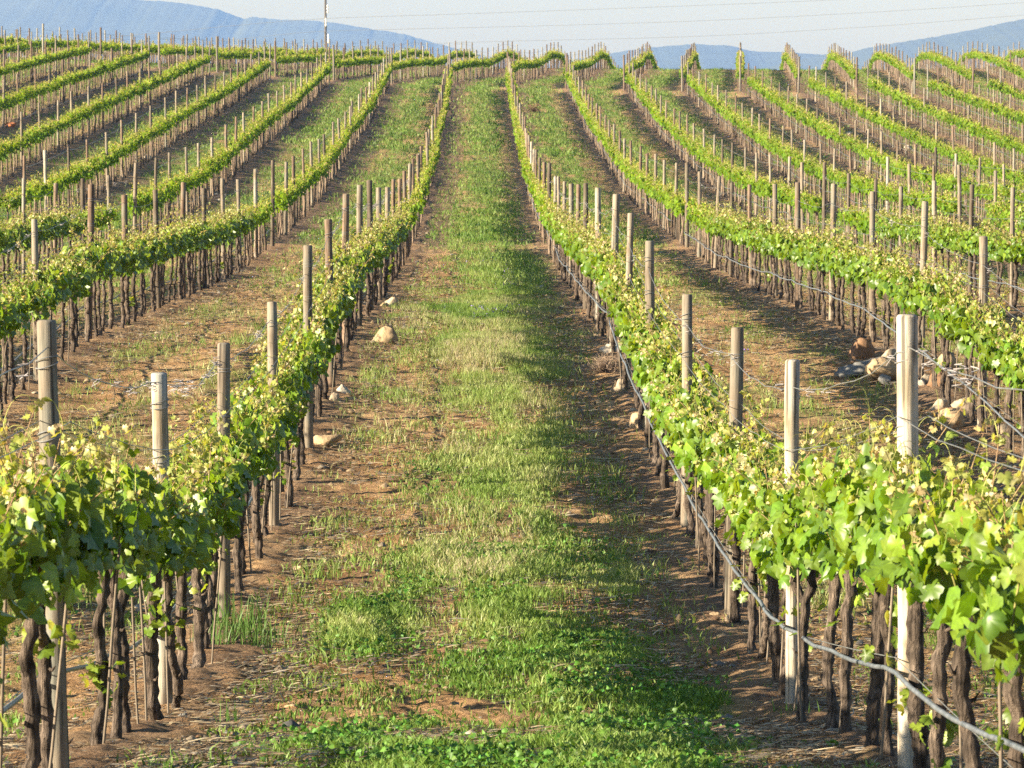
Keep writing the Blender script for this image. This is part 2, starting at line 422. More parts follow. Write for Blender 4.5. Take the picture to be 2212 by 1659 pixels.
# ------------------------------------------------------------------ mountains far off
def ridge(name, prof, D, depth):
    px = np.arange(prof[0][0], prof[-1][0] + 1, 4.0)
    py = np.interp(px, [p[0] for p in prof], [p[1] for p in prof])
    py = py - (fbm(px * 0.11, px * 0, 5, 3) - 0.5) * 3.2
    X = (px - VPX) / F * D; H = (HY - py) / F * D
    rows = 14; V = []
    for k in range(rows + 6):
        t = k / rows
        if k <= rows:
            yy = D - depth * (1 - t); f = t ** 1.1
        else:
            yy = D + depth * 0.3 * (t - 1) * 3; f = 1 - (t - 1) * 1.6
        base = -130
        zz = base + (H - base) * f
        rel = (fbm(X * 0.003, np.full_like(X, yy * 0.003), 8, 4) - 0.5) * 90 * (4 * t * (1 - t) if t < 1 else 0)
        V.append(np.stack([X, np.full_like(X, yy) + (fbm(X * .002, X * 0 + k, 3, 2) - .5) * 60, zz + rel + EYE], -1))
    n = len(X); V = np.concatenate(V); m = rows + 6
    i = (np.arange(m - 1)[:, None] * n + np.arange(n - 1)[None]).ravel()
    me = mesh_np(name, V, [np.stack([i, i + 1, i + n + 1, i + n], -1)], None, True)
    tag(obj(name, me, M_mount), kind='structure')
ridge('mountain', [(-400, -25), (-100, -25), (150, -20), (310, 1), (400, 8), (470, 20), (530, 42), (545, 37), (600, 43), (672, 45), (737, 52), (804, 63), (871, 74), (920, 87), (970, 101), (1054, 124), (1200, 150), (1500, 170)], 10500, 2500)
ridge('hills', [(1120, 150), (1230, 130), (1317, 115), (1404, 103), (1475, 97), (1501, 95), (1588, 100), (1618, 110), (1728, 115), (1781, 119), (1900, 122), (2300, 130)], 9000, 1500)
ridge('hill_ridge', [(1600, 160), (1700, 135), (1781, 118), (1828, 115), (1875, 103), (1941, 92), (2015, 80), (2108, 63), (2212, 40), (2400, 15), (2700, 0)], 7600, 1500)

# ------------------------------------------------------------------ leaves
half = [(0.0, -0.02), (0.17, -0.24), (0.38, -0.20), (0.53, -0.02), (0.44, 0.10), (0.62, 0.26), (0.52, 0.42), (0.34, 0.40), (0.31, 0.56), (0.16, 0.72), (0.0, 0.86)]
out = half + [(-x, y) for x, y in half[-2:0:-1]]
LT_NEAR = np.array([(0.0, 0.18)] + out); LF_NEAR = np.array([(0, 1 + i, 1 + (i + 1) % len(out)) for i in range(len(out))])
o2 = [(0, -0.1), (0.42, -0.16), (0.56, 0.24), (0.3, 0.5), (0, 0.85), (-0.3, 0.5), (-0.56, 0.24), (-0.42, -0.16)]
LT_MID = np.array([(0.0, 0.2)] + o2); LF_MID = np.array([(0, 1 + i, 1 + (i + 1) % 8) for i in range(8)])
LT_FAR = np.array([(0, -0.2), (0.55, 0.25), (0, 0.85), (-0.55, 0.25)]); LF_FAR = np.array([(0, 1, 2, 3)])
half2 = [(0.0, 0.05), (0.10, -0.22), (0.26, -0.30), (0.44, -0.14), (0.40, 0.02), (0.60, 0.12), (0.66, 0.36), (0.42, 0.36), (0.46, 0.58), (0.26, 0.62), (0.0, 0.78)]
LT_B = np.array([(0.0, 0.2)] + half2 + [(-x, y) for x, y in half2[-2:0:-1]])
TEMPL = {'near2': (LT_B, LF_NEAR), 'near': (LT_NEAR, LF_NEAR), 'mid': (LT_MID, LF_MID), 'far': (LT_FAR, LF_FAR)}

def nrm(v): return v / (np.linalg.norm(v, axis=-1, keepdims=True) + 1e-9)
def put_leaves(mb, Pn, Nn, Sz, Cn, lod, rs, droop=0.5):
    if lod == 'near':
        q = rs.rand(len(Pn)) < 0.45
        put_leaves(mb, Pn[q], Nn[q], Sz[q], Cn[q], 'near2', rs, droop); q = ~q
        Pn, Nn, Sz, Cn = Pn[q], Nn[q], Sz[q], Cn[q]
    T, Fc = TEMPL[lod]; n = len(Pn)
    Nn = nrm(Nn)
    dn = np.array([0, 0, -1.0]) + rs.randn(n, 3) * droop
    Nn = nrm(Nn + rs.randn(n, 3) * 0.28)
    Tn = nrm(dn - Nn * np.sum(dn * Nn, -1, keepdims=True)); B = np.cross(Tn, Nn)
    f = rs.uniform(-0.2, 0.95, (n, 1)); g = rs.uniform(-0.1, 0.9, (n, 1))
    tx, ty = T[:, 0][None], T[:, 1][None]
    wob = rs.uniform(-0.10, 0.10, (n, len(T)))
    tz = -f * np.abs(tx) - g * ty * np.abs(ty) + (wob if lod != 'far' else 0)
    s = Sz[:, None, None]
    V = Pn[:, None] + s * (tx[..., None] * B[:, None] + ty[..., None] * Tn[:, None] + tz[..., None] * Nn[:, None])
    faces = (Fc[None] + (np.arange(n) * len(T))[:, None, None]).reshape(-1, Fc.shape[1])
    C = np.repeat(Cn, len(T), 0)
    if lod[:4] == 'near':       # slightly paler veins at the heart of a leaf
        C = C.reshape(n, len(T), 3).copy(); C[:, 0] *= 1.25; C = C.reshape(-1, 3)
    mb.add(V.reshape(-1, 3), [faces], C)

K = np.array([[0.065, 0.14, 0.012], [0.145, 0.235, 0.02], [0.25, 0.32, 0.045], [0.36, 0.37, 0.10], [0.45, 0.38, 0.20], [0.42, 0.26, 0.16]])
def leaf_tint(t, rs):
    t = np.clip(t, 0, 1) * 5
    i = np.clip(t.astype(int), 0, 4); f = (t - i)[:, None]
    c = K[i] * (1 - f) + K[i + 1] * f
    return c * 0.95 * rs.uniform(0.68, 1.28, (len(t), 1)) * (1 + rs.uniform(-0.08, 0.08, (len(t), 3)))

def foliage(rs, lod, L=0.84, nsh=17, nbase=92, big=1.0, stems=None, sucker=0.0, lush=1.0):
    """leaves of one vine; the row runs along Y, the ground is z = 0"""
    mb = MB(); P_, N_, S_, T_ = [], [], [], []
    for k in range(nsh):
        y0 = (k + rs.rand()) / nsh * L - L / 2
        st = np.array([rs.randn() * 0.035, y0, 0.80 + rs.randn() * 0.03])
        dr = np.array([rs.randn() * 0.30, rs.randn() * 0.22, 1.0]); dr /= np.linalg.norm(dr)
        l = rs.uniform(0.12, 0.33) * lush
        if rs.rand() < 0.10: l += 0.16
        m = int(l / 0.042) + 2
        t = np.linspace(0.08, 1, m)
        bow = np.array([np.sign(dr[0]) * rs.uniform(-0.02, 0.10), rs.randn() * 0.05, -rs.uniform(0, 0.05)])
        pts = st + dr * (l * t)[:, None] + bow * (t ** 2)[:, None]
        if stems is not None:
            tube(stems, np.concatenate([[st], pts]), np.linspace(0.0032, 0.0012, m + 1), 4, np.concatenate([[(0.17, 0.16, 0.05)], np.linspace((0.22, 0.20, 0.06), (0.34, 0.20, 0.11), m)]))
        side = np.where((np.arange(m) + k) % 2 == 0, 1.0, -1.0)
        o = np.stack([side * rs.uniform(0.5, 1.0, m), rs.uniform(-0.7, 0.7, m), rs.uniform(-0.1, 0.5, m)], -1)
        P_.append(pts + o * (0.055 * (1 - 0.65 * t))[:, None])
        N_.append(o * [1, 0.8, 0.5] + [0, 0, 0.55] + rs.randn(m, 3) * 0.5)
        S_.append((0.068 - 0.047 * t) * rs.uniform(0.75, 1.25, m) * big)
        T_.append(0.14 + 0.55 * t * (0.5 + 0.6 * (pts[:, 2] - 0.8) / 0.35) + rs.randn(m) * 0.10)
        # the tuft at the tip
        q = 5; P_.append(pts[-1] + rs.randn(q, 3) * 0.016); N_.append(rs.randn(q, 3) + [0, 0, 0.3])
        S_.append(rs.uniform(0.012, 0.027, q) * big); T_.append(rs.uniform(0.42, 0.92, q))
        if stems is not None and rs.rand() < 0.5:     # tendrils
            a = rs.uniform(0, 6.28); ln = rs.uniform(0.08, 0.24); tt = np.linspace(0, 1, 8)
            c = pts[-1] + np.stack([np.cos(a) * ln * 0.5 * tt ** 1.5, np.sin(a) * ln * 0.6 * tt, ln * (tt - 0.55 * tt ** 3)], -1)
            tube(stems, c, np.linspace(0.0016, 0.0008, 8), 3, (0.33, 0.33, 0.09))
    sd_ = rs.choice([-1.0, 1.0], nbase)
    zb = rs.uniform(0.70, 1.0, nbase); xb = sd_ * rs.uniform(0.03, 0.17, nbase)
    P_.append(np.stack([xb, rs.uniform(-L / 2, L / 2, nbase), zb], -1))
    N_.append(np.stack([sd_ * 1.0, rs.uniform(-0.6, 0.6, nbase), rs.uniform(-0.1, 0.8, nbase)], -1))
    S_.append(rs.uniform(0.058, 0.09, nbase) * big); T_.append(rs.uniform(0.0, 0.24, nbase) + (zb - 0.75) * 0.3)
    if sucker and rs.rand() < sucker:
        q = rs.randint(6, 14); zc = rs.uniform(0.25, 0.55)
        P_.append(np.array([rs.randn() * 0.03, rs.randn() * 0.04, zc]) + rs.randn(q, 3) * [0.05, 0.05, 0.05])
        N_.append(rs.randn(q, 3) + [0, 0, 0.4]); S_.append(rs.uniform(0.03, 0.055, q)); T_.append(rs.uniform(0.15, 0.5, q))
    P_, N_, S_, T_ = np.concatenate(P_), np.concatenate(N_), np.concatenate(S_), np.concatenate(T_)
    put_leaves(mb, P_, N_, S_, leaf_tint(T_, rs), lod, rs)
    return mb

def trunk_path(rs):
    m = 12; z = np.linspace(-0.05, 0.76, m)
    x = np.cumsum(rs.randn(m) * 0.010); y = np.cumsum(rs.randn(m) * 0.014)
    if rs.rand() < 0.35:                      # bent at the foot
        k = rs.uniform(0.08, 0.2) * rs.choice([-1, 1]); y = y + k * (1 - z / 0.76) ** 3
    x -= np.linspace(0, x[-1], m); y -= np.linspace(0, y[-1], m) * 0.8
    return np.stack([x, y, z], -1)
def trunk_mesh(rs, name, sides=10):
    mb = MB(); p = trunk_path(rs)
    zz = np.linspace(0, 1, 34); pf = np.stack([np.interp(zz, np.linspace(0, 1, 12), p[:, i]) for i in range(3)], -1)
    pf[:, :2] += rs.randn(34, 2) * 0.002
    th = rs.uniform(0.0175, 0.0265)
    r = th * (0.95 + 0.35 * np.exp(-zz * 9) + 0.30 * np.exp(-((zz - 0.95) / 0.1) ** 2) + 0.10 * np.sin(zz * 19 + rs.rand() * 6)) * (1 + 0.05 * rs.randn(34))
    c = np.array([0.095, 0.072, 0.056]) * rs.uniform(0.8, 1.25)
    cc = c * (1 + 0.25 * rs.randn(34, 1)).clip(0.5, 1.6)
    tube(mb, pf, r, sides, cc, True, 0.45, rs)
    for s in (-1, 1):                          # the two arms along the wire
        t = np.linspace(0, 1, 9); e = pf[-1]
        a = np.stack([e[0] + rs.randn() * 0.02 * t, e[1] + s * 0.40 * t, 0.74 + 0.06 * np.sin(t * 2.2) + 0.012 * rs.randn(9)], -1)
        tube(mb, a, np.linspace(th * 0.8, th * 0.35, 9), 7, c * 0.9, True, 0.4, rs)
    for k in range(rs.randint(1, 4)):          # peeling strips and stubs
        j = rs.randint(6, 30); d = rs.randn(3) * [1, 1, 0.3]; d /= np.linalg.norm(d)
        tube(mb, [pf[j], pf[j] + d * 0.035 + [0, 0, 0.01], pf[j] + d * 0.05 + [0, 0, 0.03]], [0.008, 0.006, 0.002], 5, c * 1.1)
    return mb.mesh(name, True)

RS = np.random.RandomState
NEAR, MID = [], []
for k in range(12):
    rs = RS(100 + k); st = MB(); f = foliage(rs, 'near', stems=st, sucker=0.3, lush=rs.uniform(0.85, 1.15))
    NEAR.append((trunk_mesh(rs, 'vine_trunk'), f.mesh('vine_foliage'), st.mesh('vine_shoots')))
for k in range(9):
    rs = RS(200 + k); st = MB(); f = foliage(rs, 'mid', stems=st, sucker=0.4, big=1.05, lush=rs.uniform(0.85, 1.15))
    MID.append((trunk_mesh(rs, 'vine_trunk', 7), f.mesh('vine_foliage'), st.mesh('vine_shoots')))
for a_, b_, c_ in NEAR + MID:
    a_.materials.append(M_bark); b_.materials.append(M_leaf); c_.materials.append(M_stem)

# ------------------------------------------------------------------ rows
ORD = ('zeroth first second third fourth fifth sixth seventh eighth ninth tenth eleventh twelfth thirteenth fourteenth fifteenth sixteenth '
       'seventeenth eighteenth nineteenth twentieth twenty-first twenty-second twenty-third twenty-fourth twenty-fifth twenty-sixth').split()
def rowx(k):        # k = ..., -2, -1, 1, 2, ...
    return (abs(k) - 0.5) * S * (1 if k > 0 else -1)
def rowname(k, aisle='the grass aisle'):
    return ORD[abs(k)] + ' row ' + ('left' if k < 0 else 'right') + ' of ' + aisle
POST1 = [8.3, 12.75, 17.05, 21.2, 26.2, 31.1, 36.0, 40.8, 45.0, 49.8, 54.7, 59.2, 63.8, 69.0, 73.6, 78.8]
POST2 = [9.2, 13.9, 18.6, 23.2, 27.8, 32.3, 36.8, 41.6, 46.3, 50.7, 55.0, 59.5, 64.1, 68.4, 73.3, 78.6]
def pos3(k, s):     # third block: rows turned to the right
    th = math.atan(0.0675)
    return rowx(k) + math.sin(th) * s, 187.0 + math.cos(th) * s
ROWS1 = [-4, -3, -2, -1, 1, 2, 3, 4]
ROWS2 = [k for k in range(-10, 12) if k != 0]
ROWS3 = [k for k in range(-12, 14) if k != 0]

def infr(x, y, z, mx=40, my=60):
    px, py = project(x, y, z); return -mx < px < 2212 + mx and -my < py < 1659 + my

posts = []; vines = []   # dicts
for k in ROWS1:
    ys = POST1 if abs(k) == 1 else POST2
    vis = 0; info = []
    for i, y in enumerate(ys):
        yy = y + (0 if abs(k) == 1 else rnd.uniform(-0.12, 0.12)); x = rowx(k) + (rnd.uniform(-0.03, 0.03) if y > 20 else 0.035 * (k == 1 and y < 14))
        fr = infr(x, yy, ground(x, yy) + 1.3, 15)
        if fr: vis += 1
        info.append((x, yy, vis if fr else 0))
        if y > 8 and abs(project(x, yy, 0)[0] - CX) < 1900: posts.append(dict(b=1, k=k, x=x, y=yy, n=vis if fr else 0, fr=fr))
    for i in range(len(ys) - 1):
        a, b2 = info[i][1], info[i + 1][1]
        for j in range(6):
            y = a + (b2 - a) * (j + 0.5) / 6 + rnd.uniform(-0.06, 0.06)
            if k == -1 and i == 0 and j == 5: y = 11.9
            if y > {-4: 74, -3: 74.3, -2: 76.6, 2: 75.6, 3: 74.4, 4: 74}.get(k, 77.0) or y < 8.8: continue
            x = rowx(k) + rnd.uniform(-0.04, 0.04)
            if abs(project(x, y, 0)[0] - CX) > 1800: continue
            fr = infr(x, y, ground(x, y) + 0.7, 260 if y < 15 else 20)
            if info[i][2]: w = ORD[j + 1] + ' past the ' + ORD[info[i][2]] + ' post'
            else: w = ORD[6 - j] + ' before the first post'
            vines.append(dict(b=1, k=k, x=x, y=y, fr=fr, w=w))
for k in ROWS2:
    n = 0; y = 83.3
    while y < 182:
        x = rowx(k) + rnd.uniform(-0.04, 0.04); yy = y + rnd.uniform(-0.15, 0.15)
        fr = infr(x, yy, ground(x, yy) + 1.3, 5)
        if fr: n += 1
        if abs(project(x, yy, 0)[0] - CX) < 1350: posts.append(dict(b=2, k=k, x=x, y=yy, n=n if fr else 0, fr=fr))
        y += 4.68
    y = {-3: 79.0, -2: 80.9, 2: 79.4, 3: 80.2, 4: 80.0}.get(k, 80.4)
    while y < 180.5:
        x = rowx(k) + rnd.uniform(-0.05, 0.05)
        if abs(project(x, y, 0)[0] - CX) < 1400 or (x < 0 and abs(project(x, y, 0)[0] - CX) < 1700): vines.append(dict(b=2, k=k, x=x, y=y, fr=False))
        y += 0.80 + rnd.uniform(-0.04, 0.04)
for k in ROWS3:
    s = 0.0
    while s < 85:
        x, y = pos3(k, s + rnd.uniform(-0.15, 0.15))
        if abs(project(x, y, 0)[0] - CX) < 1250: posts.append(dict(b=3, k=k, x=x, y=y, n=0, fr=False, end=s == 0))
        s += 4.68
    s = 1.0
    while s < 78:
        x, y = pos3(k, s); x += rnd.uniform(-0.04, 0.04)
        if abs(project(x, y, 0)[0] - CX) < 1250: vines.append(dict(b=3, k=k, x=x, y=y, fr=False))
        s += 0.80 + rnd.uniform(-0.04, 0.04)

# --- posts
M_tie = tint_material('dark_tie_wire', 0.5, 0, 20, 0.8, 1.2, 0.4)
def post_mesh(rs, name, sides=14, rings=9):
    mb = MB(); z = np.linspace(-0.15, 1.63, rings)
    r = 0.036 * (1 + 0.05 * rs.randn(rings) * 0.6) * np.linspace(1.05, 0.97, rings)
    p = np.stack([np.cumsum(rs.randn(rings) * 0.0022), np.cumsum(rs.randn(rings) * 0.0022), z], -1)
    p = np.concatenate([p, p[-1:] + [0, 0, 0.008]]); r = np.concatenate([r, [r[-1] * 0.86]])
    tube(mb, p, r, sides, (1, 1, 1), True, 0.06, rs)
    me = mb.mesh(name, True)
    return me
post_sets = {}
for nm, m in (('grey', M_wood_grey), ('brown', M_wood_brown), ('pale', M_wood_pale), ('dark', M_wood_dark)):
    post_sets[nm] = []
    for k in range(5):
        me = post_mesh(RS(300 + k + len(nm) * 17), 'post_wood'); me.materials.append(m); post_sets[nm].append(me)
ADJ = {'grey': 'grey', 'brown': 'brown', 'pale': 'pale bleached', 'dark': 'dark brown'}
PIN = {(1, 1, 1): ('pale', 1.55, 0.98), (1, 1, 2): ('pale', 1.57, 0.9), (1, 1, 3): ('grey', 1.61, 1.05), (1, -1, 1): ('grey', 1.53, 0.97), (1, -1, 2): ('pale', 1.51, 1.05),
       (1, -1, 3): ('grey', 1.54, 1.0), (1, -1, 4): ('grey', 1.55, 1.0), (1, 1, 4): ('grey', 1.62, 1), (1, 1, 5): ('grey', 1.68, 1.05), (1, 2, 1): ('grey', 1.65, 1.1), (1, 2, 11): ('dark', 1.75, 1.1), (1, -2, 9): ('pale', 1.7, 1.1),
       (1, -2, 10): ('dark', 1.78, 1.15), (1, 3, 7): ('dark', 1.75, 1.1)}
posts.sort(key=lambda p: p['y'])
cand = [p for p in posts if p['fr']][:300]
ids = set(id(p) for p in cand)
for p in cand:
    rr = rnd.random()
    kind = 'grey' if rr < 0.50 else 'brown' if rr < 0.86 else 'pale' if rr < 0.91 else 'dark'
    hgt, wid = rnd.uniform(1.55, 1.72), rnd.uniform(0.85, 1.1)
    key = (p['b'], p['k'], p['n'])
    if key in PIN: kind, hgt, wid = PIN[key]
    if p['b'] == 1 and p['y'] > 78: hgt = max(hgt, 1.72); wid = 1.15
    if p['b'] == 2: wid *= 1.05
    o = obj('wooden_post', rnd.choice(post_sets[kind]), None, None, (p['x'], p['y'], ground(p['x'], p['y'])))
    o.scale = (wid, wid, hgt / 1.63)
    o.rotation_euler = (rnd.gauss(0, 0.012), rnd.gauss(0, 0.012), rnd.uniform(0, 6.28))
    if key == (1, -1, 2): o.rotation_euler = (0.0, -0.02, 1.2)
    if p['b'] == 1 and p['y'] < 42:
        for hh_ in (1.46, 1.20):
            mb = MB(); aa = np.linspace(0, 2 * math.pi * 1.9, 22)
            tube(mb, np.stack([np.cos(aa) * 0.0385, np.sin(aa) * 0.0385, hh_ + 0.004 * aa + 0.006 * np.sin(aa * 1.3)], -1), 0.0022, 5, (0.2, 0.2, 0.2))
            tm_ = mb.mesh('wire_tie'); w_ = obj('wire_tie', tm_, M_tie, o)
    if p['b'] == 1: lab = '%s post, %s from the viewer, %s' % (ADJ[kind], ORD[p['n']], rowname(p['k']))
    else: lab = '%s post, %s up the hillside block, %s' % (ADJ[kind], ORD[p['n']], rowname(p['k'], 'the aisle'))
    tag(o, lab, 'post', 'wooden trellis posts of the vineyard rows')
# the rest of the posts, far off or out of the frame
mb = MB()
for p in posts:
    if id(p) in ids: continue
    z0 = ground(p['x'], p['y']); h = rnd.uniform(1.55, 1.70); r = 0.036
    if p.get('end'): h = 1.76; r = 0.048
    c = [(0.17, 0.145, 0.115), (0.14, 0.10, 0.075), (0.24, 0.22, 0.18)][0 if rnd.random() < 0.5 else 1 if rnd.random() < 0.7 else 2]
    lx, ly = rnd.gauss(0, 0.02), rnd.gauss(0, 0.02)
    tube(mb, [(p['x'], p['y'], z0 - 0.1), (p['x'] + lx, p['y'] + ly, z0 + h)], r, 6, c)
tag(obj('distant_posts', mb.mesh('distant_posts'), tint_material('distant_post_wood', 0.85, 0, 8, 0.7, 1.25, 0.2, (1, 1, 0.2))), 'hundreds of thin grey posts in the turned rows along the hill crest', 'posts', kind='stuff')

# --- vines
vines.sort(key=lambda v: v['y'])
vc = [v for v in vines if v['fr']][:300]
vid = set(id(v) for v in vc)
LOOK = ['leafy', 'gnarled', 'bushy', 'twisted']
def make_vine(parts, x, y, lab, group):
    r = empty('grape_vine', (x, y, ground(x, y)))
    o1 = obj('trunk', parts[0], None, r); o2 = obj('foliage', parts[1], None, r); o3 = obj('shoots', parts[2], None, r)
    fl = rnd.choice((0, math.pi)); sc = rnd.uniform(0.93, 1.08)
    r.rotation_euler = (0, 0, fl + rnd.gauss(0, 0.05))
    r.scale = (rnd.uniform(0.92, 1.15), 1.0, sc)
    tag(r, lab, 'grape vine', group)
    return r
for v in vc:
    parts = rnd.choice(NEAR) if v['y'] < 30 else rnd.choice(MID)
    tr = rnd.choice(NEAR)[0] if v['y'] < 30 else rnd.choice(MID)[0]
    if v['y'] > 70: v['w'] = v['w']
    make_vine((tr, parts[1], parts[2]), v['x'], v['y'], '%s vine, %s, %s' % (rnd.choice(('leafy', 'gnarled')), v['w'], rowname(v['k'])), 'grape vines trained along the near rows')
# far vines: one mass
FARL, FARN = [], []
for k in range(14):
    rs = RS(400 + k); f = foliage(rs, 'far', nsh=13, nbase=62, big=1.3); FARL.append(f)
for k in range(10):
    rs = RS(450 + k); f = foliage(rs, 'far', nsh=8, nbase=36, big=1.75); FARN.append(f)
def pack(f):
    return np.concatenate(f.V), np.concatenate(f.Fc[4]), np.concatenate(f.C)
FARL = [pack(f) for f in FARL]; FARN = [pack(f) for f in FARN]
lm = MB(); tm = MB(); rs = RS(5)
rest = [v for v in vines if id(v) not in vid]
gz = ground_np([v['x'] for v in rest], [v['y'] for v in rest])
for v, z0 in zip(rest, gz):
    V, Fc, C = (FARL if v['y'] < 140 else FARN)[rs.randint(10)]
    V = V.copy(); s = rs.choice([-1, 1]); vg = 0.8 + 0.45 * float(vn(v['x'] * 3, v['y'] * 0.5, 5)); V[:, 0] *= s * vg * rs.uniform(0.85, 1.1); V[:, 1] *= s
    V[:, 2] = 0.72 + (V[:, 2] - 0.72) * vg * rs.uniform(0.85, 1.12)
    if v['b'] == 3: V[:, 0] += 0.0675 * V[:, 1]
    lm.add(V + [v['x'], v['y'], z0], [Fc], C * rs.uniform(0.95, 1.25))
    p = trunk_path(rs)[[0, 3, 6, 9, 11]]; c = np.array([0.15, 0.11, 0.08]) * rs.uniform(0.6, 1.5)
    tube(tm, p + [v['x'], v['y'], z0], rs.uniform(0.016, 0.026), 4, c, False)
    if rs.rand() < 0.6:
        dx, dy = rs.uniform(-0.03, 0.03), rs.uniform(0.1, 0.45); a = rs.randn() * 0.04
        tube(tm, [(v['x'] + dx, v['y'] + dy, z0 - 0.05), (v['x'] + dx + a, v['y'] + dy + a, z0 + 0.85)], rs.uniform(0.007, 0.012), 3, (0.15, 0.12, 0.09), False)
tr = obj('hillside_vines', tm.mesh('far_trunks', True), M_bark)
tag(tr, 'thousands of small vines in rows climbing the hillside to its crest', 'grape vines', kind='stuff')
fo = obj('foliage', lm.mesh('far_foliage'), M_leaf_far, tr)

# --- stakes beside the near vines
sm_ = []
for k in range(4):
    mb = MB(); rs = RS(500 + k)
    p = np.stack([np.cumsum(rs.randn(5) * 0.003), np.cumsum(rs.randn(5) * 0.003), np.linspace(-0.05, 0.90, 5)], -1)
    tube(mb, p, 0.0052, 6, np.array((0.17, 0.135, 0.10)) * rs.uniform(0.8, 1.2)); me = mb.mesh('stake_rod', True); me.materials.append(M_straw); sm_.append(me)
for v in vc:
    if v['y'] > 42 or rnd.random() < 0.12: continue
    x, y = v['x'] + rnd.uniform(-0.05, 0.05), v['y'] + rnd.choice((-1, 1)) * rnd.uniform(0.06, 0.16)
    o = obj('training_stake', rnd.choice(sm_), None, None, (x, y, ground(x, y)))
    o.rotation_euler = (rnd.gauss(0, 0.06), rnd.gauss(0, 0.06), rnd.uniform(0, 6))
    w = v['w'].split(' ', 1)
    tag(o, 'thin stake beside the %s vine %s, %s' % (w[0], w[1], rowname(v['k'], 'aisle')), 'stake', 'training stakes beside the near vines')

# --- wires and hoses
def row_posts(b, k):
    return sorted([p for p in posts if p['b'] == b and p['k'] == k], key=lambda p: p['y'])
def wire_pts(ps, h, off, sag, seg=8, wob=0.0, rs=None):
    pts = []
    for a, c in zip(ps[:-1], ps[1:]):
        za, zc = ground(a['x'], a['y']) + h, ground(c['x'], c['y']) + h
        ja = a.setdefault('j%s' % h, rnd.uniform(-0.03, 0.03)); jc = c.setdefault('j%s' % h, rnd.uniform(-0.03, 0.03))
        for i in range(seg):
            t = i / seg
            pts.append([a['x'] + (c['x'] - a['x']) * t + off, a['y'] + (c['y'] - a['y']) * t, za + ja + (zc + jc - za - ja) * t - 4 * sag * t * (1 - t)])
    c = ps[-1]; pts.append([c['x'] + off, c['y'], ground(c['x'], c['y']) + h + c['j%s' % h]])
    pts = np.array(pts)
    if wob: pts[:, 2] += rs.randn(len(pts)) * wob; pts[:, 0] += rs.randn(len(pts)) * wob * 0.4
    return pts
BN = {1: 'near block', 2: 'hillside block', 3: 'crest block'}
def dry_tendrils(mb, pts, rs, dens):
    for i in range(len(pts) - 1):
        for q in range(rs.poisson(dens)):
            t = rs.rand(); p = pts[i] * (1 - t) + pts[i + 1] * t; n = rs.randint(2, 7)
            for w in range(n):
                L = rs.uniform(0.03, 0.09); m = 9; tt = np.linspace(0, 1, m); a = rs.uniform(0, 6.28); tw = rs.uniform(-9, 9)
                d = np.stack([np.cos(a + tw * tt) * 0.018, np.sin(a + tw * tt) * 0.018 + L * (tt - .5), -L * tt * rs.uniform(-0.2, 0.8)], -1)
                tube(mb, p + d + rs.randn(3) * 0.012, 0.0018, 3, np.array((0.34, 0.31, 0.31)) * rs.uniform(0.6, 1.2), False)
for b, rws in ((1, ROWS1), (2, ROWS2), (3, ROWS3)):
    for k in rws:
        ps = row_posts(b, k)
        if len(ps) < 2: continue
        vis = any(infr(p['x'], p['y'], ground(p['x'], p['y']) + 1.4, 5) for p in ps)
        if not vis: continue
        rs = RS(600 + b * 50 + k)
        near = b == 1
        mb = MB(); w1 = wire_pts(ps, 1.46, -0.02, 0.07 if near else 0.02, 8 if near else 3, 0.006 if near else 0, rs)
        tube(mb, w1, 0.0022 if near else 0.0045, 5 if near else 3, (1, 1, 1))
        o = obj('trellis_wire', mb.mesh('wire'), M_wire)
        tag(o, 'thin top wire on the posts, %s, %s' % (BN[b], rowname(k)), 'wire', 'top wires strung along the vine rows')
        if near:
            mb = MB(); dry_tendrils(mb, w1, rs, 0.9 if k == -1 else 0.25)
            tag(obj('dry_tendrils', mb.mesh('dry_tendrils'), M_straw, o), kind='stuff')
        if b < 3 and (near or k > 0):
            mb = MB(); h = 0.36 if near else 0.42
            hp = wire_pts(ps, h, -0.062, 0.022 if near else 0.05, 12 if near else 4, 0.009 if near else 0.01, rs)
            if near: hp[:, 2] += 0.14 * smooth(12.5, 8.5, hp[:, 1])
            if near: hp = np.concatenate([[hp[0]], 0.5 * hp[:-1] + 0.5 * hp[1:], [hp[-1]]])
            tube(mb, hp, 0.0085 if near else 0.009, 8 if near else 4, (1, 1, 1))
            o = obj('drip_hose', mb.mesh('hose', True), M_hose)
            tag(o, 'grey drip hose sagging along the trunks, %s, %s' % (BN[b], rowname(k, 'the aisle')), 'hose', 'drip hoses along the vine rows')
            if near:
                mb = MB()
                tube(mb, wire_pts(ps, h + 0.03, -0.05, 0.01, 6), 0.0022, 4, (1, 1, 1))
                wr = obj('hose_wire', mb.mesh('hose_wire'), M_wire)
                tag(wr, 'taut wire just above the drip hose, %s' % rowname(k), 'wire', 'wires that carry the drip hoses')
        if near:
            for sdx, w_ in ((-0.05, 'left'), (0.05, 'right')):
                mb = MB(); tube(mb, wire_pts(ps, 1.20, sdx, 0.03, 8, 0.003, rs), 0.0018, 4, (1, 1, 1))
                o = obj('foliage_wire', mb.mesh('wire'), M_wire)
                tag(o, '%s wire of the pair above the leaves, %s' % (w_, rowname(k)), 'wire', 'paired wires above the foliage')
        if near:
            mb = MB(); tube(mb, wire_pts(ps, 0.77, 0.0, 0.0, 3), 0.002, 4, (1, 1, 1))
            o = obj('cordon_wire', mb.mesh('wire'), M_wire)
            tag(o, 'wire through the vine heads, %s' % rowname(k), 'wire', 'wires under the foliage')

